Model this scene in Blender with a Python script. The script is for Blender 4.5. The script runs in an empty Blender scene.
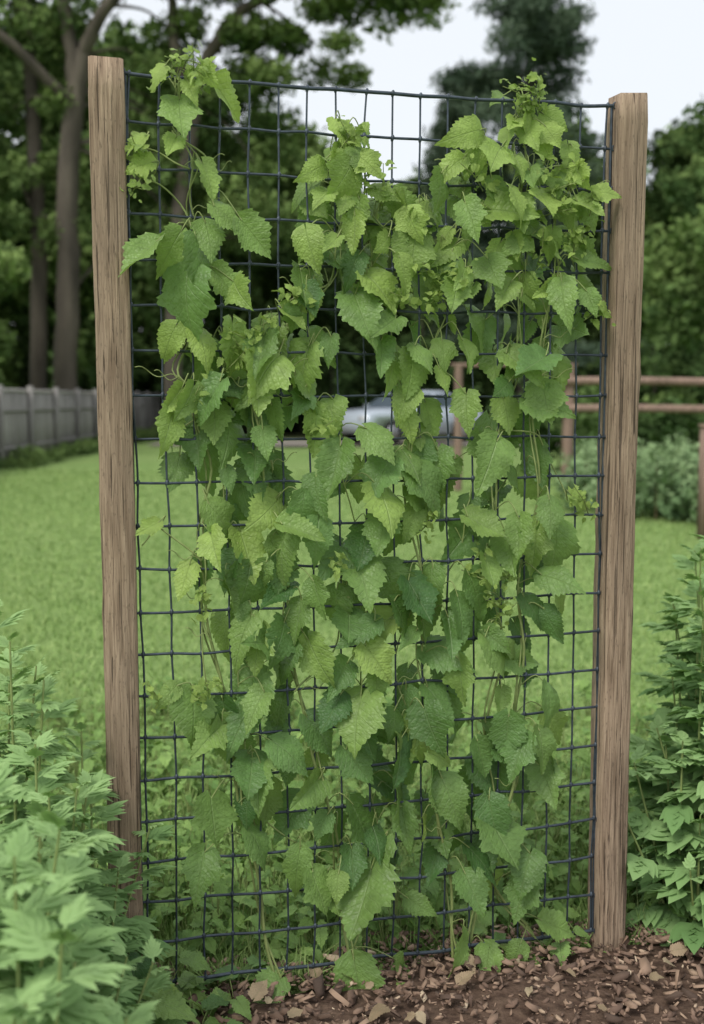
import bpy, math, random
import numpy as np
from mathutils import Vector
rng = np.random.default_rng(7)
random.seed(11)
sc = bpy.context.scene
sc.view_settings.view_transform = 'Standard'
sc.view_settings.look = 'None'
sc.view_settings.exposure = 0
COL = sc.collection

# ------------------------------------------------------------------ helpers
def nrm(v):
    v = np.asarray(v, float)
    return v / np.maximum(np.linalg.norm(v, axis=-1, keepdims=True), 1e-9)

class Bld:
    def __init__(s):
        s.V=[]; s.L=[]; s.T=[]; s.M=[]; s.A=[]; s.C=[]; s.n=0
    def add(s, V, F, mat=0, a=None, c=None):
        V=np.asarray(V,float).reshape(-1,3); F=np.asarray(F,int)
        s.V.append(V); s.L.append((F+s.n).ravel())
        s.T.append(np.full(len(F),F.shape[1])); s.M.append(np.full(len(F),mat))
        s.A.append(np.zeros((len(V),3)) if a is None else np.asarray(a,float))
        if c is None: c=(.5,.5,.5)
        c=np.asarray(c,float)
        s.C.append(np.broadcast_to(c,(len(V),3)).copy())
        s.n+=len(V)
    def inst(s, tpl, M, T, tint, mat=0):
        tv,tf,ta=tpl; k=len(T); n=len(tv)
        if k==0: return
        V=np.einsum('kij,nj->kni',M,tv)+T[:,None,:]
        F=tf[None]+(np.arange(k)*n)[:,None,None]
        A=np.broadcast_to(ta[None],(k,n,3)); C=np.broadcast_to(tint[:,None,:],(k,n,3))
        s.add(V.reshape(-1,3),F.reshape(-1,tf.shape[1]),mat,A.reshape(-1,3),C.reshape(-1,3))
    def tube(s, P, R, sides=6, mat=0, c=None, cap=True):
        P=np.asarray(P,float); m=len(P); R=np.broadcast_to(np.asarray(R,float),(m,))
        T=np.gradient(P,axis=0); T=nrm(T)
        ref=np.array([0,0,1.]) if abs(T[0][2])<.9 else np.array([1.,0,0])
        n0=nrm(np.cross(T[0],ref)); Ns=[n0]
        for i in range(1,m):
            q=Ns[-1]-T[i]*np.dot(Ns[-1],T[i]); Ns.append(nrm(q))
        Ns=np.array(Ns); Bs=np.cross(T,Ns)
        an=np.arange(sides)*2*math.pi/sides
        V=P[:,None]+R[:,None,None]*(np.cos(an)[None,:,None]*Ns[:,None]+np.sin(an)[None,:,None]*Bs[:,None])
        i=np.arange(m-1)[:,None]*sides; j=np.arange(sides)[None]; j2=(j+1)%sides
        F=np.stack([i+j,i+j2,i+sides+j2,i+sides+j],-1).reshape(-1,4)
        s.add(V.reshape(-1,3),F,mat,None,c)
    def box(s, c0, size, mat=0, c=None, rot=0, tilt=0):
        x,y,z=np.array(size)/2
        V=np.array([[-x,-y,-z],[x,-y,-z],[x,y,-z],[-x,y,-z],[-x,-y,z],[x,-y,z],[x,y,z],[-x,y,z]])
        cr,sr=math.cos(tilt),math.sin(tilt)
        V=V@np.array([[cr,0,sr],[0,1,0],[-sr,0,cr]]).T
        cr,sr=math.cos(rot),math.sin(rot)
        V=V@np.array([[cr,-sr,0],[sr,cr,0],[0,0,1]]).T+np.array(c0)
        s.add(V,[[3,2,1,0],[4,5,6,7],[0,1,5,4],[1,2,6,5],[2,3,7,6],[3,0,4,7]],mat,None,c)
    def build(s, name, mats, smooth=True, parent=None):
        me=bpy.data.meshes.new(name)
        V=np.concatenate(s.V); L=np.concatenate(s.L); T=np.concatenate(s.T); M=np.concatenate(s.M)
        me.vertices.add(len(V)); me.vertices.foreach_set('co',V.ravel().astype(np.float32))
        me.loops.add(len(L)); me.loops.foreach_set('vertex_index',L.astype(np.int32))
        me.polygons.add(len(T))
        st=np.concatenate([[0],np.cumsum(T)[:-1]])
        me.polygons.foreach_set('loop_start',st.astype(np.int32))
        me.polygons.foreach_set('loop_total',T.astype(np.int32))
        me.polygons.foreach_set('material_index',M.astype(np.int32))
        me.update(calc_edges=True)
        at=me.attributes.new('lf','FLOAT_VECTOR','POINT'); at.data.foreach_set('vector',np.concatenate(s.A).ravel().astype(np.float32))
        at=me.attributes.new('tint','FLOAT_VECTOR','POINT'); at.data.foreach_set('vector',np.concatenate(s.C).ravel().astype(np.float32))
        if smooth: me.polygons.foreach_set('use_smooth',np.ones(len(T),bool))
        for m in mats: me.materials.append(m)
        ob=bpy.data.objects.new(name,me); COL.objects.link(ob)
        if parent: ob.parent=parent
        return ob

def empty(name, loc=(0,0,0)):
    e=bpy.data.objects.new(name,None); COL.objects.link(e); return e

def smooth_path(P, n=8):
    P=np.asarray(P,float); m=len(P); out=[]
    for i in range(m-1):
        p0=P[max(i-1,0)];p1=P[i];p2=P[i+1];p3=P[min(i+2,m-1)]
        for t in np.linspace(0,1,n,endpoint=False):
            out.append(.5*((2*p1)+(p2-p0)*t+(2*p0-5*p1+4*p2-p3)*t*t+(-p0+3*p1-3*p2+p3)*t**3))
    out.append(P[-1]); return np.array(out)

def frames(N, Y):
    N=nrm(N); Y=Y-(Y*N).sum(-1,keepdims=True)*N; Y=nrm(Y); X=np.cross(Y,N)
    return np.stack([X,Y,N],-1)

# ------------------------------------------------------------------ materials
def newmat(name):
    m=bpy.data.materials.new(name); m.use_nodes=True
    nt=m.node_tree; nt.nodes.clear(); return m,nt,nt.nodes,nt.links
def node(N,t,**k):
    n=N.new(t)
    for a,b in k.items(): setattr(n,a,b)
    return n
def math_(nt,op,a,b=None,clamp=False):
    n=nt.nodes.new('ShaderNodeMath'); n.operation=op; n.use_clamp=clamp
    for i,v in enumerate((a,b)):
        if v is None: continue
        if isinstance(v,(int,float)): n.inputs[i].default_value=v
        else: nt.links.new(v,n.inputs[i])
    return n.outputs[0]
def mixc(nt,f,a,b,mode='MIX'):
    n=nt.nodes.new('ShaderNodeMix'); n.data_type='RGBA'; n.blend_type=mode
    for i,v in ((0,f),(6,a),(7,b)):
        if isinstance(v,(int,float)): n.inputs[i].default_value=v
        elif isinstance(v,tuple): n.inputs[i].default_value=(*v,1)
        else: nt.links.new(v,n.inputs[i])
    return n.outputs[2]

def leafmat(name, dark, mid, young, veins=True, trans=.3, rough=.5, vs=7.5):
    m,nt,N,L=newmat(name)
    ti=node(N,'ShaderNodeAttribute',attribute_name='tint'); sep=node(N,'ShaderNodeSeparateXYZ'); L.new(ti.outputs['Vector'],sep.inputs[0])
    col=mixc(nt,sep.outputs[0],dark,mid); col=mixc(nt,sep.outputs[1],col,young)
    if veins:
        geo=node(N,'ShaderNodeNewGeometry')
        no=node(N,'ShaderNodeTexNoise'); no.inputs['Scale'].default_value=38; no.inputs['Detail'].default_value=4
        L.new(geo.outputs['Position'],no.inputs['Vector'])
        f=math_(nt,'MULTIPLY_ADD',no.outputs[0],.9); nt.nodes[-1].inputs[2].default_value=.55
        mul=node(N,'ShaderNodeVectorMath',operation='SCALE'); L.new(col,mul.inputs[0]); L.new(f,mul.inputs['Scale'])
        col=mul.outputs[0]
        bs=node(N,'ShaderNodeBsdfPrincipled'); bs.inputs['Roughness'].default_value=rough
        bs.inputs['Specular IOR Level'].default_value=.45
        lf=node(N,'ShaderNodeAttribute',attribute_name='lf'); s2=node(N,'ShaderNodeSeparateXYZ'); L.new(lf.outputs['Vector'],s2.inputs[0])
        # slightly wandering veins
        wn=node(N,'ShaderNodeTexNoise'); wn.inputs['Scale'].default_value=3.5; L.new(lf.outputs['Vector'],wn.inputs['Vector'])
        wob=math_(nt,'MULTIPLY',math_(nt,'SUBTRACT',wn.outputs[0],.5),.16)
        ax=math_(nt,'ABSOLUTE',s2.outputs[0])
        mid_=math_(nt,'SUBTRACT',1.0,math_(nt,'MULTIPLY',ax,60),True)
        ph=math_(nt,'ADD',math_(nt,'SUBTRACT',s2.outputs[1],math_(nt,'MULTIPLY',ax,.8)),wob)
        fr=math_(nt,'FRACT',math_(nt,'MULTIPLY',ph,vs))
        tri=math_(nt,'ABSOLUTE',math_(nt,'SUBTRACT',fr,.5))
        side=math_(nt,'SUBTRACT',1.0,math_(nt,'MULTIPLY',tri,11),True)
        v=math_(nt,'MAXIMUM',mid_,math_(nt,'MULTIPLY',side,.5))
        col=mixc(nt,math_(nt,'MULTIPLY',v,.3),col,(.34,.45,.20))
        vo=node(N,'ShaderNodeTexVoronoi'); vo.inputs['Scale'].default_value=20; L.new(lf.outputs['Vector'],vo.inputs['Vector'])
        h=math_(nt,'ADD',math_(nt,'MULTIPLY',v,-1.0),math_(nt,'MULTIPLY',vo.outputs['Distance'],-.9))
        bu=node(N,'ShaderNodeBump'); bu.inputs['Strength'].default_value=.6; bu.inputs['Distance'].default_value=.0026
        L.new(h,bu.inputs['Height']); L.new(bu.outputs[0],bs.inputs['Normal'])
        L.new(col,bs.inputs['Base Color'])
    else:
        bs=node(N,'ShaderNodeBsdfDiffuse'); L.new(col,bs.inputs[0])
    out=bs.outputs[0]
    if trans>0:
        tr=node(N,'ShaderNodeBsdfTranslucent')
        tc=mixc(nt,.5,col,(.28,.44,.05)); L.new(tc,tr.inputs[0])
        mx=node(N,'ShaderNodeMixShader'); mx.inputs[0].default_value=trans
        L.new(bs.outputs[0],mx.inputs[1]); L.new(tr.outputs[0],mx.inputs[2]); out=mx.outputs[0]
    o=node(N,'ShaderNodeOutputMaterial'); L.new(out,o.inputs[0]); return m

def simple(name,col,rough=.6,metal=0,noise=0,scale=20,spec=.4,bump=0,tint=False,col2=None,stretch=(1,1,1)):
    m,nt,N,L=newmat(name)
    bs=node(N,'ShaderNodeBsdfPrincipled'); bs.inputs['Roughness'].default_value=rough; bs.inputs['Metallic'].default_value=metal
    bs.inputs['Specular IOR Level'].default_value=spec
    tc=node(N,'ShaderNodeTexCoord'); mp=node(N,'ShaderNodeMapping'); mp.inputs['Scale'].default_value=stretch
    L.new(tc.outputs['Object'],mp.inputs[0])
    no=node(N,'ShaderNodeTexNoise'); no.inputs['Scale'].default_value=scale; no.inputs['Detail'].default_value=6; L.new(mp.outputs[0],no.inputs['Vector'])
    c2=col2 or tuple(x*(1-noise) for x in col)
    r=node(N,'ShaderNodeMapRange'); r.inputs[1].default_value=.3; r.inputs[2].default_value=.7; L.new(no.outputs[0],r.inputs[0])
    c=mixc(nt,r.outputs[0],c2,col)
    L.new(c,bs.inputs['Base Color'])
    if bump:
        bu=node(N,'ShaderNodeBump'); bu.inputs['Strength'].default_value=.7; bu.inputs['Distance'].default_value=bump
        L.new(no.outputs[0],bu.inputs['Height']); L.new(bu.outputs[0],bs.inputs['Normal'])
    o=node(N,'ShaderNodeOutputMaterial'); L.new(bs.outputs[0],o.inputs[0]); return m

def woodmat(name, light, dark, scale=1.0):
    m,nt,N,L=newmat(name)
    bs=node(N,'ShaderNodeBsdfPrincipled'); bs.inputs['Roughness'].default_value=.8; bs.inputs['Specular IOR Level'].default_value=.2
    tc=node(N,'ShaderNodeTexCoord')
    def nz(sx,sz,sc,det=5,dist=0):
        mp=node(N,'ShaderNodeMapping'); mp.inputs['Scale'].default_value=(sx,sx,sz); L.new(tc.outputs['Object'],mp.inputs[0])
        n=node(N,'ShaderNodeTexNoise'); n.inputs['Scale'].default_value=sc*scale; n.inputs['Detail'].default_value=det; n.inputs['Distortion'].default_value=dist
        L.new(mp.outputs[0],n.inputs['Vector']); return n.outputs[0]
    g1=nz(1,.05,130,7,.5); g2=nz(1,.03,420,4); big=nz(1,.18,14,4); crk=nz(1,.014,210,2,.5); spk=nz(1,.3,260,3)
    r=node(N,'ShaderNodeMapRange'); r.inputs[1].default_value=.38; r.inputs[2].default_value=.62
    L.new(math_(nt,'ADD',math_(nt,'MULTIPLY',g1,.6),math_(nt,'MULTIPLY',g2,.4)),r.inputs[0])
    c=mixc(nt,r.outputs[0],dark,light)
    br=node(N,'ShaderNodeMapRange'); br.inputs[1].default_value=.42; br.inputs[2].default_value=.68; L.new(big,br.inputs[0])
    c=mixc(nt,math_(nt,'MULTIPLY',br.outputs[0],.55),c,(light[0]*.50,light[1]*.50,light[2]*.52))
    cr=node(N,'ShaderNodeMapRange'); cr.inputs[1].default_value=.61; cr.inputs[2].default_value=.66; L.new(crk,cr.inputs[0])
    c=mixc(nt,math_(nt,'MULTIPLY',cr.outputs[0],.75),c,(.055,.04,.03))
    sr=node(N,'ShaderNodeMapRange'); sr.inputs[1].default_value=.59; sr.inputs[2].default_value=.70; L.new(spk,sr.inputs[0])
    c=mixc(nt,math_(nt,'MULTIPLY',sr.outputs[0],.5),c,(.10,.075,.055))
    ti=node(N,'ShaderNodeAttribute',attribute_name='tint'); sp=node(N,'ShaderNodeSeparateXYZ'); L.new(ti.outputs['Vector'],sp.inputs[0])
    s=node(N,'ShaderNodeVectorMath',operation='SCALE'); L.new(c,s.inputs[0]); L.new(math_(nt,'ADD',sp.outputs[0],.5),s.inputs['Scale'])
    L.new(s.outputs[0],bs.inputs['Base Color'])
    h=math_(nt,'SUBTRACT',r.outputs[0],math_(nt,'MULTIPLY',cr.outputs[0],2))
    bu=node(N,'ShaderNodeBump'); bu.inputs['Strength'].default_value=.8; bu.inputs['Distance'].default_value=.002
    L.new(h,bu.inputs['Height']); L.new(bu.outputs[0],bs.inputs['Normal'])
    o=node(N,'ShaderNodeOutputMaterial'); L.new(bs.outputs[0],o.inputs[0]); return m

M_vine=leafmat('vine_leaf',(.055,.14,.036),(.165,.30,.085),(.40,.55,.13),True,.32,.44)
M_weed=leafmat('weed_leaf',(.10,.21,.045),(.20,.36,.09),(.32,.49,.13),True,.3,.55)
M_herb=leafmat('herb_leaf',(.12,.25,.08),(.27,.44,.17),(.40,.57,.25),False,.25,.6)
M_grass=leafmat('grass_blade',(.14,.24,.065),(.25,.375,.12),(.38,.48,.19),False,0,.6)
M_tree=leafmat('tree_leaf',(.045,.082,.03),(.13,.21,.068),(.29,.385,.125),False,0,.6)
M_pine=leafmat('pine_needles',(.055,.09,.06),(.12,.17,.11),(.17,.22,.14),False,0,.6)
M_stem=simple('vine_stem',(.30,.37,.13),.6,noise=.3,scale=60)
M_stemb=simple('woody_stem',(.16,.13,.06),.7,noise=.4,scale=60)
M_bark=simple('bark',(.13,.11,.085),.9,noise=.6,scale=3,bump=.05,stretch=(1,1,.25))
M_post=woodmat('weathered_post_wood',(.46,.345,.245),(.22,.155,.105))
M_fence=woodmat('grey_fence_wood',(.42,.40,.38),(.26,.245,.23),.3)
M_rail=woodmat('rail_wood',(.36,.25,.19),(.20,.14,.11),.3)
M_wire=simple('coated_wire',(.07,.092,.12),.42,.3,noise=.5,scale=70,spec=.5)

# ------------------------------------------------------------------ templates
def grid_faces(r,c):
    i=np.arange(r-1)[:,None]*c; j=np.arange(c-1)[None]
    return np.stack([i+j,i+j+1,i+c+j+1,i+c+j],-1).reshape(-1,4)

def broad_leaf(seed, rows=31, cols=7, width=.40, lobe=.16, droop=.3, fold=.22, tooth=.13):
    r=np.random.default_rng(seed)
    v=np.linspace(0,1,rows); s=np.linspace(-1,1,cols)
    w=width*np.power(np.sin(math.pi*np.power(np.clip(v,0,1),.56)),1.0)*(1-.22*v**2)
    w+=lobe*width*np.exp(-((v-.42)/.08)**2)-.4*lobe*width*np.exp(-((v-.60)/.07)**2)+.06*np.exp(-((v-.08)/.07)**2)
    w[0]=.03; w[-1]=.004
    saw=np.array([(-1,.2,1)[i%3] for i in range(rows)])*tooth*(1-.35*v)
    if rows<18: saw=np.where(np.arange(rows)%2==0,-1,1)*tooth
    wl=w*(1+saw*r.uniform(.5,1.2,rows)); wr=w*(1+saw*r.uniform(.5,1.2,rows))
    wl[0]=wr[0]=.03; wl[-1]=wr[-1]=.004
    S,Vv=np.meshgrid(s,v)
    x=np.where(S<0,S*wl[:,None],S*wr[:,None])
    inner=np.abs(S)<.99; x=np.where(inner,S*w[:,None],x)
    y=Vv-.19*np.abs(S)**1.5*np.exp(-Vv/.16)+.06*np.abs(S)*np.where(Vv>.2,1,0)*(1-Vv)
    y=y+np.where(~inner,(saw>0)[:,None]*.02,0)
    ph=(y-.8*np.abs(x))*7.5
    z=-droop*y**2*.6 + fold*np.abs(x)*(1-.3*y) -.7*np.abs(x)**2*abs(fold)
    z+=.010*np.cos(2*math.pi*(ph))*np.minimum(1,np.abs(S)*2)*(1-Vv*.6)
    k=r.uniform(0,6.28,4)
    z+=.05*np.abs(S)**2*np.sin(y*8+k[0])*np.where(S<0,1,-.8)+.025*np.sin(x*9+k[1])
    x2=x+r.uniform(-.14,.14)*y**2
    V=np.stack([x2,y,z],-1).reshape(-1,3)
    A=np.stack([x,y,np.full_like(x,seed*1.7)],-1).reshape(-1,3)
    return V,grid_faces(rows,cols),A
NV=10
VINE=[broad_leaf(i,width=.385+.05*math.sin(i*2.1),lobe=[.1,.24,.1,.05,.3,.1,.22,.0,.26,.12][i],droop=[.5,.2,.9,.35,1.0,.1,.6,.8,.4,-.1][i],fold=[.2,.05,.4,-.12,.15,.5,.25,.1,.55,.3][i],tooth=[.12,.10,.12,.13,.09,.11,.12,.10,.11,.13][i]) for i in range(NV)]
SMALL=[broad_leaf(20+i,rows=11,cols=5,width=.34,lobe=.1,droop=.4,fold=.3,tooth=.15) for i in range(3)]

def lance(L,w,ang,ox,oy,rows=5,dz=-.25):
    v=np.linspace(0,1,rows); ww=w*np.sin(math.pi*np.power(v*.97+.03,.7)); ww[-1]=.002
    s=np.array([-1,0,1]); S,Vv=np.meshgrid(s,v)
    x=S*ww[:,None]; y=Vv*L; z=dz*Vv**2*L+.25*np.abs(x)
    c,sn=math.cos(ang),math.sin(ang)
    return np.stack([x*c+y*sn+ox,-x*sn+y*c+oy,z+dz*.5*oy**2],-1).reshape(-1,3),grid_faces(rows,3)
def lobed_leaf(seed,narrow=1.0,pairs=3):
    r=np.random.default_rng(seed); Vs=[];Fs=[];n=0
    parts=[(.55,.10*narrow,0,0,.42)]
    for i in range(pairs):
        y=.12+.3*i/pairs+.05
        for sg in (-1,1):
            parts.append((.38+.14*math.sin(math.pi*(i+.7)/pairs)+r.uniform(-.04,.04),.085*narrow,sg*(.85-.14*i+r.uniform(-.1,.1)),0,y+.02*sg))
    for i,sg in ((0,-1),(1,1)):
        parts.append((.26,.06*narrow,sg*.5,0,.58))
    parts.append((.75,.05,0,0,0))
    for p in parts:
        V,F=lance(*p); Vs.append(V);Fs.append(F+n);n+=len(V)
    V=np.concatenate(Vs);A=np.stack([V[:,0],V[:,1],V[:,0]*0],-1)
    return V,np.concatenate(Fs),A
HERB=[lobed_leaf(i,1.1) for i in range(4)]
HERBW=[lobed_leaf(10+i,1.9,2) for i in range(3)]
def spray(seed,nl=6,wid=.15):
    r=np.random.default_rng(seed);Vs=[];Fs=[]
    for i in range(nl):
        c=r.uniform(-.45,.45,3)*[1,1,.6]; d=nrm(r.normal(size=3)*[1,1,.6]); e=nrm(np.cross(d,r.normal(size=3)+[0,0,1.2])); Lh=r.uniform(.16,.3)
        Vs+= [c-d*Lh, c+e*wid*r.uniform(.7,1.2), c+d*Lh, c-e*wid*r.uniform(.7,1.2)]; Fs.append([4*i,4*i+1,4*i+2,4*i+3])
    V=np.array(Vs); return V,np.array(Fs),V*0
SPRAY=[spray(i) for i in range(4)]
NEED=[spray(30+i,8,.05) for i in range(4)]
blade=(np.array([[-.5,0,0],[.5,0,0],[-.4,.12,.55],[.4,.12,.55],[-.05,.4,.95],[.05,.4,.95]]),np.array([[0,1,3,2],[2,3,5,4]]),np.zeros((6,3)))

def rand_frames(k,up=.6):
    N=nrm(rng.normal(size=(k,3))+np.array([0,0,up])); Y=rng.normal(size=(k,3)); return frames(N,Y)

# ------------------------------------------------------------------ camera & light
PITCH=math.radians(5.85)
cam=bpy.data.cameras.new('camera'); co=bpy.data.objects.new('camera',cam); COL.objects.link(co)
co.location=(0,0,1.25); co.rotation_euler=(math.pi/2-PITCH,0,0)
cam.sensor_fit='VERTICAL'; cam.sensor_height=36; cam.sensor_width=24.75; cam.lens=38.5
cam.clip_start=.05; cam.clip_end=2000
cam.dof.use_dof=True; cam.dof.focus_distance=2.22; cam.dof.aperture_fstop=3.0
sc.camera=co
w=bpy.data.worlds.new('World'); sc.world=w; w.use_nodes=True
nt=w.node_tree; bg=nt.nodes['Background']
sky=nt.nodes.new('ShaderNodeTexSky'); sky.sky_type='NISHITA'; sky.sun_disc=False
sky.sun_elevation=math.radians(52); sky.sun_rotation=math.radians(215); sky.dust_density=4
c=mixc(nt,.86,sky.outputs[0],(7.2,7.5,7.8)); nt.links.new(c,bg.inputs[0]); bg.inputs[1].default_value=.14
sl=bpy.data.lights.new('sun','SUN'); sl.energy=2.1; sl.angle=math.radians(20); sl.color=(1,.96,.89)
so=bpy.data.objects.new('sun',sl); COL.objects.link(so)
az=math.radians(215); el=math.radians(52)
d=Vector((math.sin(az)*math.cos(el),math.cos(az)*math.cos(el),math.sin(el)))
so.rotation_euler=d.to_track_quat('Z','Y').to_euler()

# ------------------------------------------------------------------ ground
def gz(x,y):
    x=np.asarray(x,float);y=np.asarray(y,float)
    return .015*np.sin(x*1.3+.4)*np.sin(y*.9)+.03*np.sin(x*.21)*np.sin(y*.17+1)*np.clip((y-4)/10,0,1)
m,ntm,N,L=newmat('lawn_ground')
bs=node(N,'ShaderNodeBsdfDiffuse')
geo=node(N,'ShaderNodeNewGeometry')
def gn(scale,det=5):
    n=node(N,'ShaderNodeTexNoise'); n.inputs['Scale'].default_value=scale; n.inputs['Detail'].default_value=det; L.new(geo.outputs['Position'],n.inputs['Vector']); return n.outputs[0]
a=gn(.35,3); b=gn(5,6); c3=gn(40,4)
r=node(N,'ShaderNodeMapRange'); r.inputs[1].default_value=.35; r.inputs[2].default_value=.65; L.new(b,r.inputs[0])
cc=mixc(ntm,r.outputs[0],(.14,.24,.068),(.23,.35,.11))
cc=mixc(ntm,math_(ntm,'MULTIPLY',a,.6),cc,(.31,.38,.16))
r2=node(N,'ShaderNodeMapRange'); r2.inputs[1].default_value=.3; r2.inputs[2].default_value=.7; L.new(c3,r2.inputs[0])
cc=mixc(ntm,math_(ntm,'MULTIPLY',math_(ntm,'SUBTRACT',1.0,r2.outputs[0]),.3),cc,(.08,.13,.045))
sp=node(N,'ShaderNodeSeparateXYZ'); L.new(geo.outputs['Position'],sp.inputs[0])
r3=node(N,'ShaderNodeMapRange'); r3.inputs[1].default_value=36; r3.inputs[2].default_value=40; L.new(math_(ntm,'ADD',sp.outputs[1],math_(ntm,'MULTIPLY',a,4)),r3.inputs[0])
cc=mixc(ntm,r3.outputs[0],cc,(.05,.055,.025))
L.new(cc,bs.inputs[0])
bu=node(N,'ShaderNodeBump'); bu.inputs['Distance'].default_value=.02; L.new(c3,bu.inputs['Height']); L.new(bu.outputs[0],bs.inputs['Normal'])
o=node(N,'ShaderNodeOutputMaterial'); L.new(bs.outputs[0],o.inputs[0]); M_ground=m
g=Bld()
xs=np.concatenate([[-600,-200,-80],np.linspace(-30,30,121),[80,200,600]]); ys=np.concatenate([[-600,-100,-20],np.linspace(-4,60,129),[100,250,900]])
X,Y=np.meshgrid(xs,ys); g.add(np.stack([X,Y,gz(X,Y)],-1).reshape(-1,3),grid_faces(len(ys),len(xs)))
g.build('ground',[M_ground])

M_mulch=simple('mulch_soil',(.15,.10,.072),.95,scale=45,bump=.02,col2=(.06,.037,.027),spec=.15)
def bed_edge(x):
    return 2.31+.10*np.tanh((x-.1)*3)+.03*np.sin(x*9)+.02*np.sin(x*23+1)+.12*np.clip(x-.5,0,2)
g=Bld(); xs=np.linspace(-1.6,3.0,185); ts=np.linspace(0,1,60)
X,Tt=np.meshgrid(xs,ts); Y=.2+(bed_edge(X)-.2)*Tt
Z=gz(X,Y)+.004+.022*np.minimum(1,(1-Tt)*12)*(1+.4*np.sin(X*13)*np.sin(Y*17))
Z[-1]-=.01
g.add(np.stack([X,Y,Z],-1).reshape(-1,3),grid_faces(60,185)); g.build('mulch_bed',[M_mulch])
def chip(seed):
    r=np.random.default_rng(seed); n=6; an=np.arange(n)*6.28/n+r.uniform(-.3,.3,n)
    x=np.cos(an)*.5*r.uniform(.7,1.1,n); y=np.sin(an)*r.uniform(.12,.32)*r.uniform(.6,1.2,n)
    V=np.concatenate([np.stack([x,y,np.full(n,-.04)],-1),np.stack([x*.95,y*.9,.04+r.uniform(-.02,.03,n)+x*x*.3],-1)])
    q=[[i,(i+1)%n,(i+1)%n+n,i+n] for i in range(n)]+[[n,n+1,n+2,n+3],[n,n+3,n+4,n+5]]
    return V,np.array(q),V*0
CH=[chip(i) for i in range(6)]
m,ntm,N,L=newmat('wood_chips'); bs=node(N,'ShaderNodeBsdfPrincipled'); bs.inputs['Roughness'].default_value=.85
ti=node(N,'ShaderNodeAttribute',attribute_name='tint'); s_=node(N,'ShaderNodeSeparateXYZ'); L.new(ti.outputs['Vector'],s_.inputs[0])
cr=node(N,'ShaderNodeValToRGB'); L.new(s_.outputs[0],cr.inputs[0])
e=cr.color_ramp.elements; e[0].position=0; e[0].color=(.055,.035,.025,1); e[1].position=1; e[1].color=(.64,.51,.36,1)
q=e.new(.4); q.color=(.19,.12,.085,1); q=e.new(.75); q.color=(.36,.245,.17,1)
L.new(cr.outputs[0],bs.inputs[0]); o=node(N,'ShaderNodeOutputMaterial'); L.new(bs.outputs[0],o.inputs[0]); M_chip=m
g=Bld(); k=9500
x=rng.uniform(-1.0,1.9,k); y=bed_edge(x)+.05-np.abs(rng.normal(0,.40,k)); z=gz(x,y)+.025+rng.uniform(0,.02,k)
sz=np.exp(rng.normal(-4.2,.6,k)); sz=np.clip(sz,.005,.055)
for i in range(6):
    id_=np.arange(k)%6==i; kk=id_.sum()
    Fm=frames(nrm(rng.normal(size=(kk,3))*.45+np.array([0,0,1])),rng.normal(size=(kk,3)))*sz[id_][:,None,None]
    t=np.stack([rng.beta(2,2.4,kk)*.9+(rng.random(kk)<.06)*.4,rng.random(kk),rng.random(kk)],-1)
    g.inst(CH[i],Fm,np.stack([x,y,z],-1)[id_],t)
g.build('wood_chip_mulch',[M_chip],smooth=False)
g=Bld(); k=40; x=rng.uniform(-.2,1.1,k); y=bed_edge(x)-rng.uniform(.02,.35,k)
for i in range(k):
    Mx=frames(np.array([[rng.normal(0,.3),rng.normal(0,.3)-.3,1]]),rng.normal(size=(1,3)))*rng.uniform(.015,.05)
    g.inst(VINE[i%NV],Mx,np.array([[x[i],y[i],float(gz(x[i],y[i]))+.052]]),np.array([[rng.random(),rng.random()*.6,0]]))
g.build('dry_leaves',[leafmat('dry_leaf',(.20,.13,.07),(.42,.31,.20),(.5,.42,.28),True,.1,.7)])

# lawn grass
g=Bld(); k=140000
y=2.2+17*rng.random(k)**1.75; x=(rng.random(k)-.5)*(y*.95+1.4)
keep=(y>bed_edge(x)-.03); x=x[keep];y=y[keep];k=len(x)
h=np.where(y<3.6,rng.uniform(.03,.09,k),rng.uniform(.02,.045,k)); wd=.0022+.0009*y
Z=nrm(rng.normal(size=(k,3))*.45+np.array([0,0,1.]));Yx=nrm(np.cross(Z,rng.normal(size=(k,3))));Xx=np.cross(Yx,Z)
Mx=np.stack([Xx*wd[:,None],Yx*h[:,None],Z*h[:,None]],-1)
patch=.5+.5*np.sin(x*1.7+np.sin(y*1.1)*2)*np.sin(y*1.3+np.sin(x)*1.5)
g.inst(blade,Mx,np.stack([x,y,gz(x,y)],-1),np.stack([np.clip(.3+patch*.4+rng.random(k)*.5,0,1),rng.random(k)**2*.9,rng.random(k)],-1))
g.build('lawn_grass',[M_grass])

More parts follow.
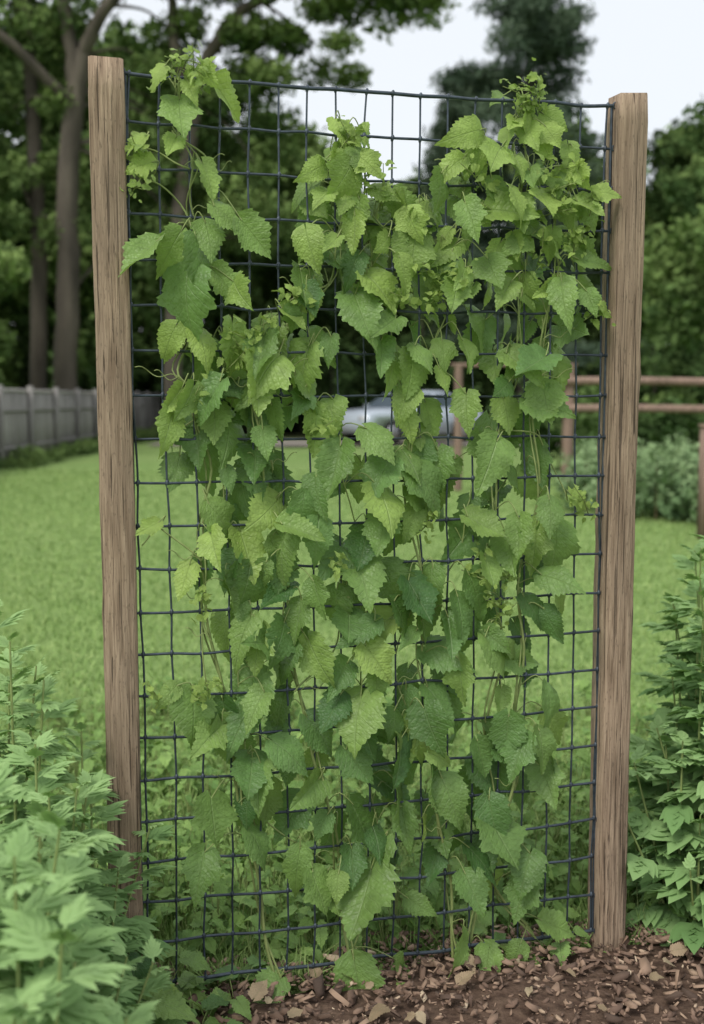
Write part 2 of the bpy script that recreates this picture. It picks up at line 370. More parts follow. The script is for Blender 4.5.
# ------------------------------------------------------------------ trellis
O=np.array([-.459,2.12,0]); E=np.array([.974,.2265,0]); NF=np.array([.2265,-.974,0]); UP=np.array([0,0,1.])
def tp(u,z,off=0):
    u=np.asarray(u,float)[...,None]; z=np.asarray(z,float)[...,None]; off=np.asarray(off,float)[...,None]
    return O+E*u+UP*z+NF*off
def sheet(x,y):   # measured elevation sheet of the panel -> metres along / above ground
    x=np.asarray(x,float);y=np.asarray(y,float)
    t=(x-125)/490.; u=1.06*t*(.9+.1*t)
    k=(2.12+.2265*u)/1095*(.96+(y-84)*9.65e-5)
    return u,1.25-(y-400)*k
trel=empty('garden_trellis')
def post(name,u,H):
    b=Bld(); n=40; w2=.0325
    prof=[(-1,-.88),(-.88,-1),(.88,-1),(1,-.88),(1,.88),(.88,1),(-.88,1),(-1,.88)]
    r=np.random.default_rng(int(u*100)+5)
    Vs=[]
    zs=np.linspace(-.15,H,n)
    for i,z in enumerate(zs):
        sc_=1.0 if i<n-1 else .95
        wob=r.normal(0,.0007,(8,2))
        for j,(px,py) in enumerate(prof):
            p=O+E*(u+px*w2*sc_+wob[j,0]+.003*math.sin(z*2+u*3))+NF*(py*w2*sc_+wob[j,1]); Vs.append([p[0],p[1],z+ (0.003*r.normal() if i==n-1 else 0)])
    Vs=np.array(Vs); i=np.arange(n-1)[:,None]*8; j=np.arange(8)[None]; j2=(j+1)%8
    F=np.stack([i+j,i+j2,i+8+j2,i+8+j],-1).reshape(-1,4)
    b.add(Vs,F,0,None,(.5,.5,.5)); k0=(n-1)*8
    b.L.append(np.arange(k0,k0+8)); b.T.append(np.array([8])); b.M.append(np.array([0]))
    return b.build(name,[M_post],smooth=False,parent=trel)
post('left_post',0,1.875); post('right_post',1.06,1.875)
b=Bld(); u0,u1=.030,1.030; nc=18; nr=22; zt=1.857; zb=.065
us=np.linspace(u0+.012,u1-.012,nc); zr=np.linspace(zt,zb,nr)
def bow(u,z):
    return .006*np.sin(math.pi*(u-u0)/1.0)*np.sin(z*2.2)+.003*np.sin(u*21+z*5)
wu=rng.normal(0,.0013,(nr,nc)); wz=rng.normal(0,.0013,(nr,nc))
GU=us[None]+wu+.006*np.sin(zr*3.1)[:,None]; GZ=zr[:,None]+wz-.003*np.sin(math.pi*(us-u0))[None]
for j in range(nc):
    P=tp(GU[:,j],GZ[:,j],bow(GU[:,j],GZ[:,j])); P=smooth_path(P,4)
    b.tube(P,.0022,6)
for i in range(nr):
    uu=np.concatenate([[u0-.004],GU[i],[u1+.006]]); zz=np.concatenate([[GZ[i,0]+.002],GZ[i],[GZ[i,-1]]])
    P=tp(uu,zz,bow(uu,zz)+.0028); P=smooth_path(P,4); b.tube(P,.0028 if i not in(0,nr-1) else .0038,6)
    for j in range(nc):
        p=tp(GU[i,j],GZ[i,j],bow(GU[i,j],GZ[i,j])+.001)
        b.tube([p+UP*.0062+E*.001,p+NF*.0018+UP*.002,p-UP*.0062-E*.001],[.0023,.0048,.0023],6)
    for us_,sg in ((u0,1),(u1,-1)):
        p=tp(us_,zz[0] if sg>0 else zz[-1],.006); b.tube([p-E*.004*sg+UP*.008,p+E*.003*sg+UP*.004,p+E*.003*sg-UP*.004,p-E*.004*sg-UP*.008],.0016,5)
b.tube(smooth_path(tp(np.full(nr,u0+.004),zr,0),3),.003,6); b.tube(smooth_path(tp(np.full(nr,u1-.004),zr,0),3),.003,6)
b.build('wire_mesh',[M_wire],parent=trel)

# ------------------------------------------------------------------ vine
holes=[(374,390,36,30),(300,470,18,32),(352,522,24,22),(448,436,22,18),(556,470,18,50),(268,600,20,30),(432,545,15,24),(308,700,18,26),(522,705,20,34),(232,765,16,22),(460,785,20,26),(255,525,14,18),(330,640,17,30),(395,560,13,26),(455,650,15,30),(340,790,20,32),(395,440,14,18),(222,670,28,38),(285,830,18,20),(522,560,14,28),(400,660,13,26),(480,700,13,22),(335,310,18,28),(420,850,24,26),(215,480,16,24),(240,840,16,20),(480,480,12,18),(330,370,16,22),(415,270,12,18),(480,250,10,18),(520,820,22,30),(380,760,10,20),(250,440,10,16),(475,600,10,18),(550,640,14,30),(300,560,10,14)]
SP=[([(350,985),(345,900),(330,800),(300,690),(290,560),(270,470),(262,400),(290,335),(330,285),(345,220),(342,170),(348,130)],16,78),
[(280,990),(262,900),(240,780),(218,640),(205,560),(215,470),(200,400),(190,370),(203,310),(205,230),(202,170),(192,120),(186,78)],
([(460,955),(450,860),(430,740),(425,620),(410,500),(408,400),(380,320),(372,250),(350,200)],17,78),
([(540,935),(500,880),(490,760),(500,640),(490,540),(500,430),(515,330),(520,230),(515,160),(520,95)],18,98),
([(470,960),(510,800),(522,700),(520,600),(535,480),(530,380),(548,290),(550,215),(565,175)],12,54),
([(352,975),(380,840),(360,700),(365,600),(345,470),(320,420),(300,380)],16,46),
([(262,400),(300,360),(315,345)],9,5),([(408,400),(440,330),(450,250),(465,160),(475,148)],14,32),
[(202,170),(165,150),(148,152)],[(205,230),(175,185),(148,188)],
([(240,340),(222,420),(235,520),(245,640),(245,740),(262,840)],15,32),
[(186,130),(215,160),(222,190)],[(500,430),(540,440),(562,500)],[(205,560),(165,525),(152,545)],[(215,640),(205,600),(212,690),(200,700)],
([(430,210),(395,230),(370,215)],12,9),([(262,400),(225,400),(190,430)],12,10),([(460,180),(500,160),(545,178)],11,11),
[(230,330),(262,400),(275,470)],[(330,285),(300,300),(262,330)],[(425,620),(455,560),(470,500)],[(300,690),(340,640),(350,560)],[(490,760),(520,700),(500,640)],[(240,780),(280,830),(330,860)],[(430,740),(400,690),(410,610)]]
pts=[]; acc=[]
for it in SP:
    if not isinstance(it,tuple): continue
    P,spread,cnt=it; S=smooth_path(np.array(P,float),10)
    dl=np.concatenate([[0],np.cumsum(np.linalg.norm(np.diff(S,axis=0),axis=1))])
    got=0
    for _ in range(cnt*10):
        if got>=cnt: break
        f=random.random()*dl[-1]; i=np.searchsorted(dl,f)-1; i=max(0,min(i,len(S)-2)); q=S[i]
        if q[1]>880: continue
        sp_=spread*(1 if q[1]>190 else .55)
        x=q[0]+random.gauss(0,sp_); y=q[1]+random.uniform(-6,6)
        if x>580 or (x>560 and y>335): continue
        if any(((x-h[0])/h[2])**2+((y-h[1])/h[3])**2<1 for h in holes): continue
        md=17.5 if y>300 else 13
        if any((x-a_)**2+(y-b_)**2<md*md for a_,b_ in acc): continue
        acc.append((x,y)); got+=1
        s=random.triangular(22,56,41) if y>330 else random.triangular(17,48,29)
        if q[1]<190: s*=.8
        layer=random.choices((0,1,2),(40,38,22))[0]
        pts.append((x,y,layer,s))
EX=[(192,118,44,0,.35),(225,103,46,75,.9),(212,180,34,25,.6),(160,150,22,-60,.8),(165,175,26,-75,.9),(188,150,26,-20,.7),(222,222,34,55,.4),(248,238,42,45,.3),(215,238,38,10,.3),(168,262,50,-40,.3),(205,262,54,15,.15),(198,295,60,0,.1),(222,285,36,40,.4),(185,340,34,-30,.8),(205,345,40,0,.9),(240,295,34,35,.6),(190,250,40,-30,.4),(178,80,20,-30,.9),(212,80,24,40,.9),(200,95,24,10,.8),
(285,320,28,50,.7),(300,300,22,30,.8),(315,300,28,-10,.7),(325,180,32,-60,.8),(372,200,28,60,.7),(355,170,28,40,.9),(340,160,26,-20,.9),(330,205,28,-35,.7),
(470,150,46,-70,.85),(455,175,36,-60,.8),(490,165,38,-30,.7),(515,120,24,0,.9),(530,140,24,30,.9),(560,180,28,50,.9),(578,205,24,80,.9),(572,250,26,70,.8),(582,315,26,80,.7),(562,215,30,40,.7),(505,130,22,-30,.9),
(415,215,26,60,.7),(395,205,28,40,.8),
(165,530,24,-60,.8),(195,575,34,-10,.9),(215,545,38,30,.8),(180,690,24,-40,.4),(195,705,48,-5,.2),(565,505,28,60,.8),(550,600,32,40,.5),(190,400,32,-40,.8),(180,425,40,-30,.6),
(370,885,68,5,.25),(352,968,54,8,.2),(300,860,44,-10,.2),(325,890,34,20,.3),(280,985,36,-60,.2),(462,940,44,-50,.3),(488,955,38,20,.3),(540,925,42,60,.3),(520,945,28,-30,.3),(410,905,30,50,.2),(395,960,30,60,.3),(205,860,46,-15,.15),(250,840,42,10,.1),(212,805,44,-10,.2),(262,775,46,0,.2),(225,735,48,20,.3),
(288,548,44,0,.3),(310,655,50,20,.5),(262,640,44,-10,.5),(360,710,56,0,.4),(398,800,56,0,.2),(400,735,44,20,.4),(480,650,46,20,.3),(455,670,44,10,.4),(420,610,50,10,.2),(360,575,52,0,.2),(355,315,52,10,.2),(410,370,40,-20,.4),(500,370,46,30,.4),(550,300,46,0,.3),(440,790,48,15,.2),(488,830,56,0,.15),(265,700,40,-20,.3)]
for x,y,s,a,yg in EX: pts.append((x,y-s*.35,3,s,a,yg))
vb=Bld(); stempts=[]
def to3(x,y,off): 
    u,z=sheet(x,y); return tp(u,z,off)
for i,S in enumerate(SP):
    if isinstance(S,tuple): S=S[0]
    big=len(S)>7
    S=smooth_path(np.array(S,float),7); off=.008*np.sin(np.arange(len(S))*.55+i)+.004
    S=S+np.stack([3*np.sin(np.arange(len(S))*.7+i*2),0*S[:,0]],-1)
    P=to3(S[:,0],S[:,1],off)
    if big and S[0,1]>940: P[0,2]=-.02
    vb.tube(P,np.linspace(.0036 if big else .002,.0014,len(P)),6,mat=1); stempts.append(P)
    if big and i<6:
        P2=P+E*(.011*np.sin(np.arange(len(P))*.45+i))[:,None]+NF*(.010*np.cos(np.arange(len(P))*.45))[:,None]
        vb.tube(P2,np.linspace(.0024,.0011,len(P)),5,mat=1)
ST=np.concatenate(stempts)
data={i:[] for i in range(NV)}
for p in pts:
    x,y,layer,s=p[:4]
    off={0:-.03,1:.014,2:.042,3:.032}[layer]+random.uniform(-.014,.016)
    P=to3(x,y-s*.3 if layer!=3 else y,off)
    L_=s*.00220
    low=np.clip((y-120)/480,0,1)
    if layer==3: ang=math.radians(p[4]); yg=p[5]
    else:
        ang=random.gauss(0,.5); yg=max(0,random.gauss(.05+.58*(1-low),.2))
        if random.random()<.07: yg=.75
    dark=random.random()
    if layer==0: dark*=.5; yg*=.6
    if layer==3: dark=.4+.6*dark
    N_=NF*1.0+UP*random.uniform(.0,1.3)+E*random.gauss(0,.5)
    if random.random()<.14: N_=N_+E*random.choice((-1,1))*1.2
    Yd=-UP*math.cos(ang)+E*math.sin(ang)+NF*random.uniform(-.1,.35)
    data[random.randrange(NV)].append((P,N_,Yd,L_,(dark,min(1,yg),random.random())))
    dd=((ST-P)**2).sum(1); q=ST[np.argmin(dd)]
    if dd.min()>.12**2: q=P-NF*(off)+UP*random.uniform(-.01,.04)+E*random.uniform(-.05,.05)
    Yn=nrm(Yd); mid=(P+q)/2+UP*.012+NF*.01-Yn*.015
    vb.tube(smooth_path([q,mid,P],4),[.0012]*9,5,mat=1)
for i,lst in data.items():
    if not lst: continue
    Mx=frames(np.array([l[1] for l in lst]),np.array([l[2] for l in lst]))*np.array([l[3] for l in lst])[:,None,None]
    sc1=1+rng.normal(0,.12,len(lst)); Mx[:,:,0]*=sc1[:,None]
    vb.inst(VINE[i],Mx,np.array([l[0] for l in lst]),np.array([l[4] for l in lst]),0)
BUDS=[(180,78),(205,72),(215,82),(198,68),(516,92),(520,105),(510,112),(505,98),(525,98),(345,135),(350,150),(342,150),(262,332),(275,328),(250,340),(562,175),(540,170),(480,560),(500,575),(490,600),(440,285),(425,275),(205,690),(215,680),(150,150),(152,186),(415,230),(545,215),(580,315),(400,300),(300,300),(465,180),(238,365),(205,600),(320,430),(360,185),(450,270),(530,250),(425,520),(335,560),(560,245),(470,215),(475,575),(430,300),(565,235),(550,190),(575,215),(245,350),(200,400),(380,190),(575,500),(160,690),(500,610)]
for bx,by in BUDS:
    k=20; c0=to3(bx,by,.04); ax=nrm(E*random.uniform(-.6,.6)+UP*random.uniform(-.2,1)+NF*.3)
    ln=random.uniform(.02,.05)
    vb.tube([c0-ax*ln-NF*.03,c0,c0+ax*ln],[.0014,.0012,.0008],5,mat=1)
    T=c0+ax*rng.uniform(-ln,ln,(k,1))+rng.normal(0,.010,(k,3))
    N_=NF*.7+UP*.6+rng.normal(size=(k,3))*.5
    Mx=frames(N_,rng.normal(size=(k,3)))*rng.uniform(.007,.022,k)[:,None,None]
    vb.inst(SMALL[random.randrange(3)],Mx,T,np.stack([rng.uniform(.6,1,k),rng.uniform(.6,1,k),rng.random(k)],-1),0)
for _ in range(44):
    q=ST[random.randrange(len(ST))]; d0=E*random.choice((-1,1))*random.uniform(.02,.045); P=[]
    for t in np.linspace(0,1,14):
        P.append(q+d0*t*2+NF*.012+UP*(.02*t+.006*math.sin(t*9))+NF*.008*math.cos(t*14)*t)
    vb.tube(P,.0009,4,mat=1)
vb.build('climbing_vine',[M_vine,M_stem])

# ------------------------------------------------------------------ small weeds
def weed_clump(b,x,y,n,s,tplset,spread=.05,young=.3,hgt=.06):
    T=np.stack([np.full(n,x),np.full(n,y),np.full(n,float(gz(x,y)))],-1)
    an=rng.uniform(0,6.28,n); rr=rng.uniform(.1,1,n)*spread
    dirs=np.stack([np.cos(an),np.sin(an),np.zeros(n)],-1)
    tip=T+dirs*rr[:,None]+UP*(rng.uniform(.25,1,n)*hgt)[:,None]
    for i in range(n): b.tube([T[i],(T[i]+tip[i])/2+UP*.01,tip[i]],[.0014,.0012,.001],4,mat=1)
    Nn=UP+dirs*rng.uniform(-.1,.5,(n,1))+rng.normal(0,.2,(n,3))+np.array([0,-.25,0])
    Mx=frames(Nn,dirs+rng.normal(0,.2,(n,3))-UP*.15)*(s*rng.uniform(.6,1.15,n))[:,None,None]
    b.inst(tplset[random.randrange(len(tplset))],Mx,tip,np.stack([rng.random(n),np.clip(rng.normal(young,.25,n),0,1),rng.random(n)],-1),0)
b=Bld()
for _ in range(760):
    y=2.28+2.0*random.random()**1.4; x=random.uniform(-.75,.72)*y/2.4
    if x>.42*y/2.4 and random.random()<.35: continue
    if y<bed_edge(x)+.02: continue
    weed_clump(b,x,y,random.randint(5,11),random.uniform(.022,.05),SMALL,random.uniform(.02,.06),.45,random.uniform(.04,.18))
b.build('ground_cover_weeds',[M_weed,M_stem])
b=Bld()
for x,y,n,s,h in [(-.36,2.03,9,.085,.12),(-.43,2.0,9,.10,.16),(-.30,2.02,6,.07,.08),(-.50,2.03,9,.09,.22),(-.40,2.10,8,.08,.16),(-.16,2.2,6,.06,.06),(-.24,2.13,8,.06,.08),(.30,2.3,7,.055,.06),(.47,2.34,7,.06,.07),(.08,2.24,5,.05,.05),(-.1,2.28,9,.05,.1),(-.55,2.08,10,.09,.25),(-.47,2.06,8,.08,.22),(-.45,2.02,7,.08,.19)]:
    weed_clump(b,x,y,n,s,VINE[:3],.09,.25,h)
b.build('broadleaf_weeds',[M_vine,M_stem])

# ------------------------------------------------------------------ herbs
def herb(b,x,y,H,seed,leafL=.12,tpl=HERB,lean=(0,0),nb=3,dens=40):
    r=np.random.default_rng(seed); z0=float(gz(x,y))
    for s in range(nb+1):
        hh=H*(1 if s==0 else r.uniform(.6,.95)); a=r.uniform(0,6.28); sp=0 if s==0 else r.uniform(.06,.16)
        top=np.array([x+lean[0]+sp*math.cos(a),y+lean[1]+sp*math.sin(a),z0+hh])
        P=smooth_path([np.array([x,y,z0]),np.array([x,y,z0])*.5+top*.5-np.array([lean[0],lean[1],0])*.25,top],10)
        b.tube(P,np.linspace(.0045,.0018,len(P)),6,mat=1)
        n=int(hh*dens); ts=np.linspace(.12,1,n)**.9
        for i,t in enumerate(ts):
            f=t*(len(P)-1); i0=min(int(f),len(P)-2); p=P[i0]+(P[i0+1]-P[i0])*(f-i0)
            an=i*2.4+s; size=leafL*(1.05-.55*t**3)*r.uniform(.75,1.15)
            if t>.93: size*=.75
            dirv=np.array([math.cos(an),math.sin(an),0]); el=-.15+.9*t**3+r.normal(0,.15)
            Yd=dirv*math.cos(el)+UP*math.sin(el); Nn=UP*math.cos(el)-dirv*math.sin(el)+r.normal(0,.15,3)
            Mx=frames(Nn[None],Yd[None])*size
            b.inst(tpl[r.integers(len(tpl))],Mx,p[None],np.array([[r.uniform(.2,1),np.clip(.15+.6*t**3+r.normal(0,.12),0,1),r.random()]]),0)
def herbs(name,L_):
    b=Bld()
    for i,a in enumerate(L_): herb(b,*a[:3],seed=i*7+len(name),**(a[3] if len(a)>3 else {}))
    return b.build(name,[M_herb,M_stem])
herbs('mugwort_plant',[(-.62,1.95,.82),(-.55,1.85,.66,dict(leafL=.13)),(-.70,2.1,.86),(-.50,1.75,.60,dict(leafL=.14)),(-.60,1.70,.62,dict(leafL=.14)),(-.48,1.95,.52),(-.80,2.2,.80),(-.52,2.05,.62,dict(nb=2))])
herbs('mugwort_plant',[(-.41,1.28,.70,dict(leafL=.17,dens=30)),(-.50,1.42,.74,dict(leafL=.17,dens=30)),(-.44,1.18,.64,dict(leafL=.17,dens=30)),(-.42,1.45,.50,dict(leafL=.15)),(-.54,1.55,.70,dict(leafL=.15)),(-.45,1.6,.45)])
W=dict(tpl=HERBW,leafL=.14,dens=30)
herbs('leafy_garden_plant',[(.83,2.55,.72,W),(.76,2.45,.46,W),(.93,2.6,.90,W),(.89,2.42,.56,W),(1.02,2.5,.85,W),(.90,2.8,.86,W),(1.0,2.9,1.0,W),(.75,2.62,.42,W),(.79,2.40,.30,W),(.90,2.38,.35,W),(.86,2.48,.62,W)])

# ------------------------------------------------------------------ fences
b=Bld(); yy=9.0; i=0
def fx(y): return -6.15-.028*(y-12)
while yy<46:
    x=fx(yy); h=1.36+random.uniform(-.015,.015)
    b.box((x+random.uniform(-.004,.004),yy,h/2+.03),(.022,.135,h),0,(random.uniform(.25,.75),.5,.5),tilt=random.uniform(-.005,.005)); yy+=.15
    if i%14==0: b.box((x+.07,yy,.76),(.10,.10,1.52),0,(.35,.5,.5))
    i+=1
for z in (.35,1.05):
    P=np.array([[fx(t)+.035,t,z] for t in np.linspace(9,46,20)]); b.tube(P,.035,4,c=(.4,.5,.5))
P=np.array([[fx(t)+.0,t,1.42] for t in np.linspace(9,46,20)]); b.tube(P,.04,4,c=(.6,.5,.5))
b.build('wooden_board_fence',[M_fence],smooth=False)
b=Bld()
for i in range(5):
    x=2.95+i*2.1; b.tube([[x,15+i*.1,-.1],[x,15+i*.1,1.0],[x,15+i*.1,1.72]],[.085,.08,.078],10)
for z in (1.50,1.13):
    P=[[2.7+i*1.0,14.9+i*.05,z+.01*math.sin(i*2)] for i in range(11)]; b.tube(P,.055,8,c=(.6,.5,.5))
b.box((2.2,15.0,1.72),(1.7,.07,.05),0)
b.tube([[1.45,15,-.1],[1.45,15,1.72]],[.06,.055],8)
b.build('wooden_rail_fence',[M_rail])
b=Bld(); b.box((3.17,9.8,.5),(.10,.10,1.0),0,(.6,.5,.5)); b.box((3.17,9.8,1.02),(.12,.12,.03),0,(.6,.5,.5)); b.build('garden_stake_post',[M_rail],smooth=False)

# ------------------------------------------------------------------ trees
def clump(b,c,rad,n,size,tv,mat=0,flat=.7,tpl=SPRAY,yg=.15):
    for i in range(len(tpl)):
        k=max(1,n//len(tpl))
        d=nrm(rng.normal(size=(k,3)))*(rng.random((k,1))**.45)*rad*np.array([1,1,flat]); 
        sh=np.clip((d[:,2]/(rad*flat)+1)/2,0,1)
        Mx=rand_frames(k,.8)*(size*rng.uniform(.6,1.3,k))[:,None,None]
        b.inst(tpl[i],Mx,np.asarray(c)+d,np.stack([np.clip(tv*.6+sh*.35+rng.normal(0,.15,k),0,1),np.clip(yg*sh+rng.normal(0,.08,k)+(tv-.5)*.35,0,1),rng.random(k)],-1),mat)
def tree(name,x,y,H,R,seed,tr=.25,ncl=55,per=110,leaf=.28,zlow=.2,yg=.15,dark=0):
    r=np.random.default_rng(seed); b=Bld()
    P=smooth_path([[x,y,-.2],[x+r.normal(0,.2),y,H*.3],[x+r.normal(0,.4),y+r.normal(0,.3),H*.6],[x+r.normal(0,.5),y,H*.88]],6)
    b.tube(P,np.linspace(tr,.04,len(P)),9,mat=1)
    for i in range(ncl):
        v=nrm(r.normal(size=3))*(r.random()**.4)
        c=np.array([x+v[0]*R,y+v[1]*R,H*(zlow+1)/2+v[2]*H*(1-zlow)/2])
        tt=max(.15,(c[2]/H)-.18); p0=P[int(min(.99,tt)*(len(P)-1))]
        if i%2==0:
            q=smooth_path([p0,p0*.5+c*.5+np.array([0,0,.3+r.random()*.5]),c],5); b.tube(q,np.linspace(tr*.3,.02,len(q)),6,mat=1)
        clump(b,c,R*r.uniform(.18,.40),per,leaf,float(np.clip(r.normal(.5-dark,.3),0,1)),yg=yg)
    return b.build(name,[M_tree,M_bark])
for i,(px,py,H,R,yg) in enumerate([(-15,40,15.5,5.2,.3),(-10.5,43,16.0,5.2,.2),(-6.2,40,14.4,4.6,.3),(-2.6,45,13.2,4.1,.35),(1.6,52,10.8,4.4,.6),(5.2,50,12.3,4.2,.4),(9.8,47,12.4,4.6,.3),(14.5,45,12.0,5,.3)]):
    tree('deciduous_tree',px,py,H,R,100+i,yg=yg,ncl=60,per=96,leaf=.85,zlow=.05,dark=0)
tree('deciduous_tree',8.6,25,8.1,2.6,201,ncl=56,per=96,leaf=.42,zlow=.05,yg=.2,dark=.05)
tree('deciduous_tree',13.5,30,10,3.5,202,ncl=50,per=84,leaf=.6,zlow=.05,dark=.05)
tree('deciduous_tree',-9.3,23.5,5.8,2.2,203,ncl=46,per=96,leaf=.34,zlow=.06,yg=.55,dark=-.1)
tree('deciduous_tree',-12.5,27,9,3.2,204,ncl=50,per=84,leaf=.5,zlow=.05,yg=.3)
b=Bld()
for i in range(110):
    x=random.uniform(-18,18); y=random.uniform(40,47); h=random.uniform(1.2,4.8)
    b.tube([[x,y,-.1],[x+.2,y,h*.6],[x,y,h]],[.06,.04,.02],5,mat=1)
    clump(b,[x,y,h*.62],random.uniform(1.1,2.0),96,.7,random.uniform(0,.5),flat=.9,yg=.05)
b.build('thicket',[M_tree,M_bark])
def oak(name,limbs,clumps,seed):
    b=Bld()
    for P,r0,r1 in limbs:
        q=smooth_path(P,7); q[:,0]+=rng.normal(0,.02,len(q)); b.tube(q,np.linspace(r0,r1,len(q)),9,mat=1)
    r=np.random.default_rng(seed)
    for (cx,cy,cz,sx,sy,sz,n,rad,yg) in clumps:
        for i in range(n):
            c=np.array([cx+r.uniform(-1,1)*sx,cy+r.uniform(-1,1)*sy,cz+r.uniform(-1,1)*sz])
            best=None
            for P,_,_ in limbs:
                q=np.asarray(P,float); dd=((q-c)**2).sum(1); k=dd.argmin()
                if best is None or dd[k]<best[0]: best=(dd[k],q[k])
            if i%2==0:
                s=smooth_path([best[1],best[1]*.45+c*.55+np.array([0,0,.4]),c],5); b.tube(s,np.linspace(.06,.012,len(s)),5,mat=1)
            clump(b,c,rad*r.uniform(.6,1.3),84,.36,float(np.clip(r.normal(.55,.3),0,1)),flat=.6,yg=yg)
    return b.build(name,[M_tree,M_bark])
oak('oak_tree',[([[-7.9,30,-.3],[-7.7,30,4],[-7.5,30,8],[-7.1,30,10.3]],.34,.24),([[-7.1,30,10.3],[-6.3,29.5,11.4],[-4.8,29,12.4],[-2.6,28.5,13.6]],.2,.08),([[-7.3,30,9.4],[-7.7,30,12],[-8.6,29.5,15]],.22,.1),([[-8.9,31,-.3],[-8.7,31,6],[-8.9,31,12],[-9.4,31,16]],.26,.12),([[-7.4,30,9],[-9,29,10.5],[-11,28.5,11.5]],.18,.06)],
 [(-7.5,30.5,14.3,3.5,1.5,2.2,36,1.1,.5),(-9.8,30.9,9.0,2.2,1.3,3.4,38,1.0,.4),(-3.6,30,13.6,2.4,1.2,1.2,20,.95,.7),(-6.2,32,8.2,1.6,1,3.2,30,1.0,.4)],1)
oak('oak_tree',[([[-5.1,31,-.3],[-4.9,31,5],[-4.3,31,9.6]],.27,.2),([[-4.3,31,9.6],[-3.6,30.5,10.9],[-2.5,30,11.7],[-1,29.5,12.5],[1,29,13.0]],.2,.07),([[-4.4,31,9.3],[-4.9,31,11.5],[-4.6,30.5,14]],.2,.07),([[-2.5,30,11.7],[-1.6,29.5,11.9],[-.6,29,11.7]],.1,.04)],
 [(-3.8,31,12.4,1.8,1.2,1.6,15,.85,.7),(-.4,29.9,12.0,1.9,.8,.6,18,.75,.95),(1.2,29.5,12.5,1.3,.8,.9,15,.75,.95),(-1.4,31,10.6,1.6,.8,.8,12,.7,.85),(-3.6,32,8.3,1.6,1,2.6,20,.9,.4)],2)
def pine(name,x,y,H,R,seed):
    r=np.random.default_rng(seed); b=Bld()
    b.tube([[x,y,-.2],[x+.1,y,H*.5],[x,y,H]],[.28,.18,.03],9,mat=1)
    z=H*.12
    while z<H*.97:
        t=z/H; Rr=R*(1-t)**.6*r.uniform(.5,1.15)+.35
        for k in range(5):
            an=r.uniform(0,6.28); L_=Rr*r.uniform(.55,1.1); e=np.array([x+math.cos(an)*L_,y+math.sin(an)*L_,z+L_*r.uniform(-.05,.3)])
            b.tube([[x,y,z],(np.array([x,y,z])+e)/2+[0,0,.1],e],[.05,.03,.015],5,mat=1)
            for s in np.linspace(.3,1,4):
                c=np.array([x,y,z])*(1-s)+e*s; clump(b,c,.5,20,.7,r.uniform(.2,1),flat=.4,yg=.2,tpl=NEED)
        z+=r.uniform(.5,.95)
    return b.build(name,[M_pine,M_bark])
pine('pine_tree',6.2,40,20.5,3.9,5)
pine('pine_tree',4.2,43,14.0,2.2,8)
b=Bld()
for i in range(50):
    x=random.uniform(2.3,6.2); y=random.uniform(10.6,14.2)
    if x<2.7 and y<12: continue
    h=random.uniform(.35,.8)
    b.tube([[x,y,-.05],[x,y,h*.8]],[.012,.006],5,mat=1)
    clump(b,[x,y,h*.55],random.uniform(.28,.5),120,.16,random.uniform(.4,1),flat=.9,yg=.6)
b.build('garden_shrubs',[leafmat('shrub_leaf',(.09,.16,.07),(.18,.29,.13),(.31,.41,.21),False,0,.6),M_stemb])
b=Bld()
for i in range(44):
    x=random.uniform(3.0,12); y=random.uniform(17,20); clump(b,[x,y,random.uniform(.3,1.1)],random.uniform(.4,.8),110,.3,random.uniform(0,.6),flat=.9,yg=.1)
    b.tube([[x,y,-.05],[x,y,.9]],[.02,.01],5,mat=1)
b.build('hedge',[M_tree,M_bark])
b=Bld()
for i in range(70):
    y=random.uniform(11,40); x=fx(y)+.25+random.uniform(-.1,.3); clump(b,[x,y,random.uniform(.05,.22)],random.uniform(.15,.3),60,.14,random.uniform(.4,1),yg=.4)
b.build('fence_line_weeds',[M_tree])

# ------------------------------------------------------------------ parked car
M_paint=simple('car_paint',(.50,.56,.64),.25,.2,noise=.05,scale=3,spec=.6)
M_glass=simple('car_glass',(.10,.13,.16),.08,.0,noise=.1,scale=2,spec=.9)
M_tyre=simple('tyre',(.02,.02,.02),.8); M_rim=simple('rim',(.4,.4,.42),.35,.8); M_lamp=simple('headlamp',(.6,.6,.62),.15,.1)
car=empty('parked_car')
def loft(name,prof,halfw,mat,parent):
    b=Bld(); n=len(prof); rows=[-1,-.93,0,.93,1]; Vs=[]
    cx=np.mean([p[0] for p in prof]); cz=np.mean([p[1] for p in prof])
    for s in rows:
        k=.965 if abs(s)==1 else 1
        for (x,z) in prof: Vs.append([cx+(x-cx)*k,s*halfw(x,z),cz+(z-cz)*k])
    F=[]
    for r_ in range(4):
        for i in range(n): F.append([r_*n+i,r_*n+(i+1)%n,(r_+1)*n+(i+1)%n,(r_+1)*n+i])
    b.add(Vs,F); 
    for k0,rev in ((0,True),(4*n,False)):
        idx=np.arange(k0,k0+n); idx=idx[::-1] if rev else idx
        b.L.append(idx); b.T.append(np.array([n])); b.M.append(np.array([0]))
    return b.build(name,[mat],smooth=False,parent=parent)
bodyp=[(-2.15,.32),(-2.2,.6),(-2.12,.82),(-1.9,.9),(-1.2,.95),(-.95,.97),(1.3,.98),(1.85,.95),(2.1,.88),(2.18,.6),(2.12,.32),(1.75,.28),(1.72,.45),(1.55,.62),(1.3,.66),(1.05,.62),(.9,.45),(.87,.26),(-.87,.26),(-.9,.45),(-1.05,.62),(-1.3,.66),(-1.55,.62),(-1.72,.45),(-1.75,.28)]
loft('body',bodyp,lambda x,z:.88-.04*abs(x/2.2)**3-.05*max(0,z-.8)*3,M_paint,car)
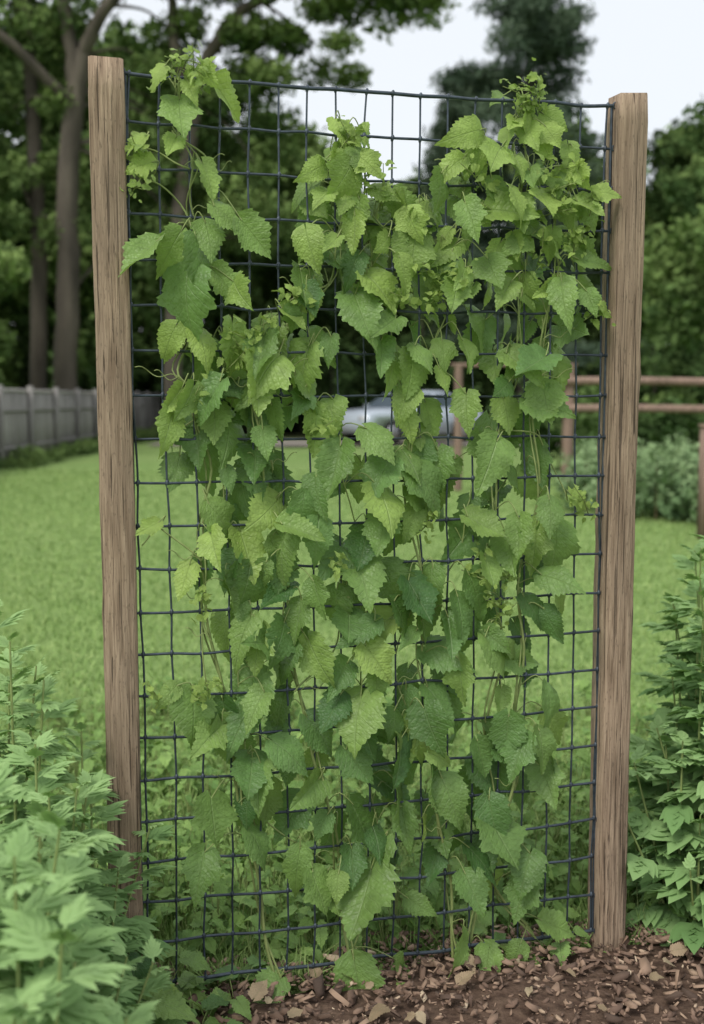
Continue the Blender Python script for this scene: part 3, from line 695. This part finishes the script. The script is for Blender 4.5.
cab=[(-1.0,.96),(-.35,1.38),(0,1.45),(.6,1.45),(1.0,1.38),(1.6,.97)]
loft('cabin_roof',cab,lambda x,z:.80-.28*(z-.96),M_paint,car)
def panel(name,pts_,mat):
    b=Bld(); b.add(pts_,[list(range(len(pts_)))]); return b.build(name,[mat],smooth=False,parent=car)
def wy(z,s): return s*(.80-.28*(z-.96)+.006)
for s in (-1,1):
    panel('side_window_front',[(-.68,wy(1.0,s),1.0),(.25,wy(1.0,s),1.0),(.25,wy(1.37,s),1.37),(-.22,wy(1.36,s),1.36)],M_glass)
    panel('side_window_rear',[(.33,wy(1.0,s),1.0),(1.32,wy(1.0,s),1.0),(.90,wy(1.35,s),1.35),(.33,wy(1.37,s),1.37)],M_glass)
panel('windscreen',[(-.99,-.72,1.0),(-.99,.72,1.0),(-.42,.62,1.365),(-.42,-.62,1.365)],M_glass)
panel('rear_window',[(1.60,-.70,1.0),(1.60,.70,1.0),(1.08,.62,1.36),(1.08,-.62,1.36)],M_glass)
for s in (-1,1):
    for xx in (-1.31,1.31):
        b=Bld(); b.tube([[xx,s*.66,.32],[xx,s*.68,.32],[xx,s*.86,.32],[xx,s*.88,.32]],[.02,.32,.32,.2],20); b.tube([[xx,s*.87,.32],[xx,s*.885,.32],[xx,s*.886,.32]],[.2,.2,.001],14,mat=1)
        b.build('wheel',[M_tyre,M_rim],parent=car)
    b=Bld(); b.box((-2.1,s*.62,.70),(.16,.34,.13)); b.build('headlamp',[M_lamp],smooth=False,parent=car)
    b=Bld(); b.box((-.75,s*.93,1.02),(.12,.16,.1)); b.build('mirror',[M_paint],smooth=False,parent=car)
car.location=(1.6,31,0.05); car.rotation_euler=(0,0,math.radians(38))
g=Bld(); X,Y=np.meshgrid(np.linspace(-5.5,14,60),np.linspace(29,34,12)); g.add(np.stack([X,Y+.3*np.sin(X*.7),gz(X,Y)*0+.045],-1).reshape(-1,3),grid_faces(12,60))
g.build('gravel_driveway',[simple('gravel',(.30,.27,.23),.95,noise=.4,scale=30,bump=.01)])
print('done')
